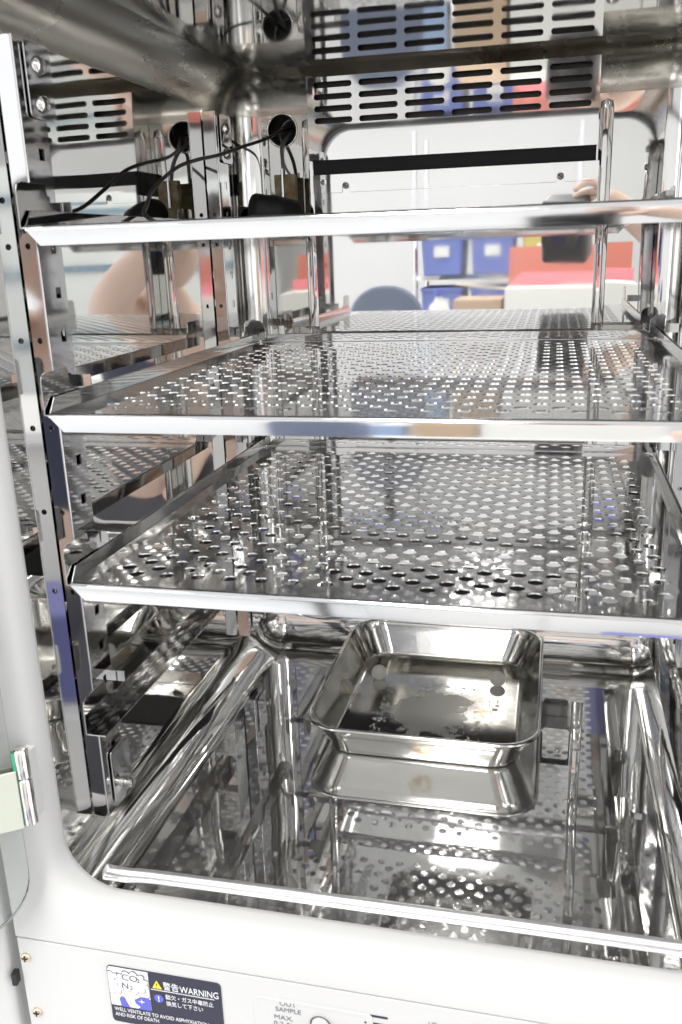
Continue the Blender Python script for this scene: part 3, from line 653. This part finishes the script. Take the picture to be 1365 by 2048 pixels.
# rack with blue bins
rk = thing('storage_rack', 'wire storage rack filled with blue bins, reflected at the back of the chamber', 'rack', (-.22, -2.95, -.95))
bm = bmesh.new()
for x_ in (-.31, .42):
    for y_ in (-.2, .2): tube(bm, [(x_, y_, 0), (x_, y_, 1.95)], .012, 8)
obj('rack_post', fix(bm), RAIL, rk)
for z_ in (.3, .72, 1.06, 1.30, 1.55):
    bm = bmesh.new(); box(bm, (-.32, -.21, z_), (.43, .21, z_+.02)); obj('rack_shelf', fix(bm), RAIL, rk)
bmat_ = mat('blue_bin_plastic', (.13, .17, .42), .4); ymat = mat('ochre_bin_plastic', (.50, .42, .12), .5)
def bin_(x_, z_, w_, h_, m_, lb):
    bm = bmesh.new(); loft(bm, [[(a*.9, b*.9, 0) for a, b in rrect(w_/2, .17, .02, 3)], [(a, b, h_) for a, b in rrect(w_/2, .17, .02, 3)], [(a*1.04, b*1.04, h_) for a, b in rrect(w_/2, .17, .02, 3)], [(a*1.04, b*1.04, h_-.015) for a, b in rrect(w_/2, .17, .02, 3)]], True, False)
    o = obj('storage_bin', fix(bm), m_); o.location = (x_, -2.95, z_); tag(o, lb, 'bin', 'bins on the storage rack')
    bm = bmesh.new(); box(bm, (-.035, .165, h_*.45), (.035, .176, h_*.72)); obj('bin_label', fix(bm), whitec, o); return o
desc = ['left', 'middle', 'right']
for j, (z_, nm_) in enumerate(((.131, 'lower'), (.371, 'upper'))):
    for i in range(3):
        yl = (j == 1 and i == 2)
        bin_(-.41+i*.235, z_, .20, .18, ymat if yl else bmat_, ('ochre' if yl else 'blue')+' plastic bin, '+desc[i]+' one on the '+nm_+' rack shelf')
wc = thing('wall_cabinet', 'pale wall cabinet with blue grey edges on the lab wall to the right', 'cabinet', (1.75, -3.6, .0))
bm = bmesh.new(); box(bm, (-.7, -.2, -.1), (.7, .2, .9)); obj('cabinet_body', fix(bm), mat('pale_cabinet', (.60, .62, .60), .5), wc, bev=.004)
for z_ in (.10, .42, .74):
    bm = bmesh.new(); box(bm, (-.70, .202, z_), (.70, .215, z_+.035)); obj('edge_strip', fix(bm), mat('blue_grey_trim', (.16, .24, .30), .5), wc)
# dark chair back
ch = thing('office_chair', 'grey blue padded office chair, its round back top reflected behind the shelves', 'chair', (-.45, -1.55, -.95))
navy = mat('navy_fabric', (.10, .12, .17), .8)
bm = bmesh.new(); pr = [(a, b) for a, b in rrect(.13, .24, .12, 10)]; prism(bm, [(a, -.03, 1.088+b) for a, b in pr], (0, .05, 0)); obj('backrest', fix(bm), navy, ch, bev=.01, bseg=3)
bm = bmesh.new(); prism(bm, [(a, b+.24, .46) for a, b in rrect(.22, .22, .08, 8)], (0, 0, .07)); obj('seat', fix(bm), navy, ch, bev=.01, bseg=3)
bm = bmesh.new(); tube(bm, [(0, .2, .06), (0, .2, .46)], .025, 12); tube(bm, [(0, 0, .52), (0, -.02, .95)], .02, 10); obj('column', fix(bm), BLACK, ch)
bm = bmesh.new()
for k in range(5): tube(bm, [(0, .2, .08), (.28*math.cos(k*1.2566), .2+.28*math.sin(k*1.2566), .03)], [.025, .015], 8)
obj('star_base', fix(bm), BLACK, ch)
bl = thing('blue_stand_in', 'blue stand-in for an unidentified blue thing mirrored in the steel, on a plinth', 'bin', (.365, -1.33, -.58))  # stand-in for an unidentified blue thing, placed by its reflection

bm = bmesh.new(); loft(bm, [[(a, b, 0) for a, b in rrect(.10, .10, .03, 4)], [(a, b, .25) for a, b in rrect(.12, .12, .04, 4)]], True, True); obj('stand_in_body', fix(bm), mat('stand_in_blue', (.14, .15, .36), .45), bl, bev=.008)

carton('plinth', 'low white plinth added to raise the blue stand-in to its mirrored height', 'plinth', (.365, -1.33, -.95), (.34, .34, .369), cab_m)  # added only to lift the blue block
# camera in the photographer's hand, just behind the viewpoint
lens_c = CAM-fwd*.0
cmr = thing('camera', 'black camera held upright in the photographer\'s hand, mirrored in the back plate', 'camera', tuple(CAM))
cmr.rotation_mode = 'QUATERNION'; cmr.rotation_quaternion = M.to_3x3().to_quaternion()   # local -Z looks forward
cblk = mat('camera_black', (.02, .02, .022), .4)
bm = bmesh.new(); box(bm, (-.050, -.068, .055), (.050, .068, .120)); obj('camera_body', fix(bm), cblk, cmr, bev=.010, bseg=4)
bm = bmesh.new(); lathe(bm, [(.016, .014), (.031, .006), (.036, .006), (.036, .030), (.033, .034), (.033, .056)], (0, 0, 0), (0, 0, 1), 32); obj('lens_barrel', fix(bm), cblk, cmr, smooth=True, angle=.6)
bm = bmesh.new(); lathe(bm, [(0, .016), (.010, .0165), (.018, .018)], (0, 0, 0), (0, 0, 1), 24); obj('front_glass', fix(bm), mat('lens_coating', (.03, .02, .06), .05), cmr, smooth=True)

# photographer
SKIN = mat('skin', (.62, .45, .36), .5, **{'Subsurface Weight': .1, 'Subsurface Radius': (.01, .004, .002)})
SHIRT = mat('navy_shirt', (.035, .04, .075), .8); HAIR = mat('dark_hair', (.02, .016, .014), .6); TROU = mat('dark_trousers', (.05, .05, .06), .8)
ps = thing('person', 'person in a navy shirt leaning in, one bare arm raised to hold the camera', 'person', (.55, -1.25, -.95))
def skinned(name, verts, edges, rad, m, parent, sub=2):
    me = bpy.data.meshes.new(name); me.from_pydata([Vector(v)-parent.location for v in verts], edges, []); me.materials.append(m)
    o = bpy.data.objects.new(name, me); COL.objects.link(o); o.parent = parent
    md = o.modifiers.new('skin', 'SKIN'); md.use_smooth_shade = True
    for i, r in enumerate(rad):
        sv = me.skin_vertices[0].data[i]; sv.radius = r if isinstance(r, tuple) else (r, r); sv.use_root = (i == 0)
    s2 = o.modifiers.new('sub', 'SUBSURF'); s2.levels = sub; s2.render_levels = sub
    return o
V = [(.62, -1.00, -.22), (.58, -.98, -.05), (.53, -.94, .12), (.48, -.88, .26), (.44, -.82, .36), (.41, -.78, .43),
     (.56, -.74, .36), (.455, -.600, .415), (.33, -.565, .510), (.235, -.560, .580), (.205, -.556, .600),
     (.36, -1.02, .26), (.40, -1.06, .02), (.47, -.92, -.16), (.50, -.86, -.21),
     (.54, -1.04, -.26), (.44, -.74, -.50), (.46, -.88, -.86), (.46, -.78, -.93),
     (.72, -.98, -.26), (.68, -.70, -.50), (.70, -.88, -.86), (.70, -.78, -.93)]
E_ = [(0, 1), (1, 2), (2, 3), (3, 4), (4, 5), (3, 6), (6, 7), (7, 8), (8, 9), (9, 10), (3, 11), (11, 12), (12, 13), (13, 14), (0, 15), (15, 16), (16, 17), (17, 18), (0, 19), (19, 20), (20, 21), (21, 22)]
Rr = [.13, .125, .135, .13, .06, .055, .072, .056, .040, .030, .028, .06, .045, .034, .028, .085, .062, .045, .035, .085, .062, .045, .035]
body = skinned('body', V, E_, Rr, SKIN, ps)
# fingers of the raised hand, each a tapered chain closed over the camera
fing = [[(.205, -.560, .612), (.180, -.562, .622), (.158, -.558, .618), (.145, -.548, .604)],
        [(.206, -.562, .600), (.180, -.572, .604), (.157, -.575, .600), (.142, -.566, .590)],
        [(.206, -.562, .588), (.182, -.576, .588), (.160, -.580, .583), (.146, -.571, .574)],
        [(.206, -.560, .577), (.185, -.573, .572), (.166, -.577, .567), (.154, -.569, .560)],
        [(.212, -.548, .588), (.196, -.530, .580), (.180, -.522, .572)]]
for k, ch_ in enumerate(fing):
    skinned('thumb' if k == 4 else 'finger', ch_, [(i, i+1) for i in range(len(ch_)-1)], [.0095, .0085, .0078, .0065][:len(ch_)], SKIN, ps)
def cover(name, ids, grow, m):
    mp_ = {v_: i for i, v_ in enumerate(ids)}
    return skinned(name, [V[i] for i in ids], [(mp_[a], mp_[b_]) for a, b_ in E_ if a in mp_ and b_ in mp_], [Rr[i]+grow for i in ids], m, ps)
cover('shirt', [1, 2, 3, 6, 11], .014, SHIRT); cover('trousers', [0, 15, 16, 17, 19, 20, 21], .014, TROU)
# head turned to the viewfinder
hc = Vector((.385, -.745, .525)); look = Vector((-.55, .60, .02)).normalized()
bm = bmesh.new(); bmesh.ops.create_uvsphere(bm, u_segments=28, v_segments=20, radius=1)
rot = look.to_track_quat('Y', 'Z').to_matrix()
for v_ in bm.verts:
    c = v_.co.copy(); jaw = 1-.28*max(0, -c.z)**1.5; c = Vector((c.x*.076*jaw, c.y*.094*(1-.12*max(0, -c.z)), c.z*.112))
    if c.y > .05: c.y += .020*math.exp(-((c.x/.014)**2+((c.z+.008)/.024)**2)); c.y -= .010*(math.exp(-(((abs(v_.co.x*.076)-.030)/.014)**2+((c.z-.012)/.012)**2)))
    v_.co = rot @ c+hc-ps.location
obj('head', bm, SKIN, ps, smooth=True)
bm = bmesh.new(); bmesh.ops.create_uvsphere(bm, u_segments=28, v_segments=20, radius=1)
for v_ in bm.verts:
    c = v_.co.copy(); k = 1.10+.03*math.sin(c.x*23+c.z*17)
    if c.y > .15 and c.z < .45: k = .80
    if c.z < -.45: k = .80
    v_.co = rot @ Vector((c.x*.076*k, c.y*.094*k, c.z*.112*k))+hc-ps.location
obj('hair', bm, HAIR, ps, smooth=True)
for s_ in (-1, 1):
    bm = bmesh.new(); bmesh.ops.create_uvsphere(bm, u_segments=12, v_segments=8, radius=1)
    for v_ in bm.verts: v_.co = rot @ Vector((s_*.080+v_.co.x*.008, -.006+v_.co.y*.018, -.006+v_.co.z*.030))+hc-ps.location
    obj('ear', bm, SKIN, ps, smooth=True)
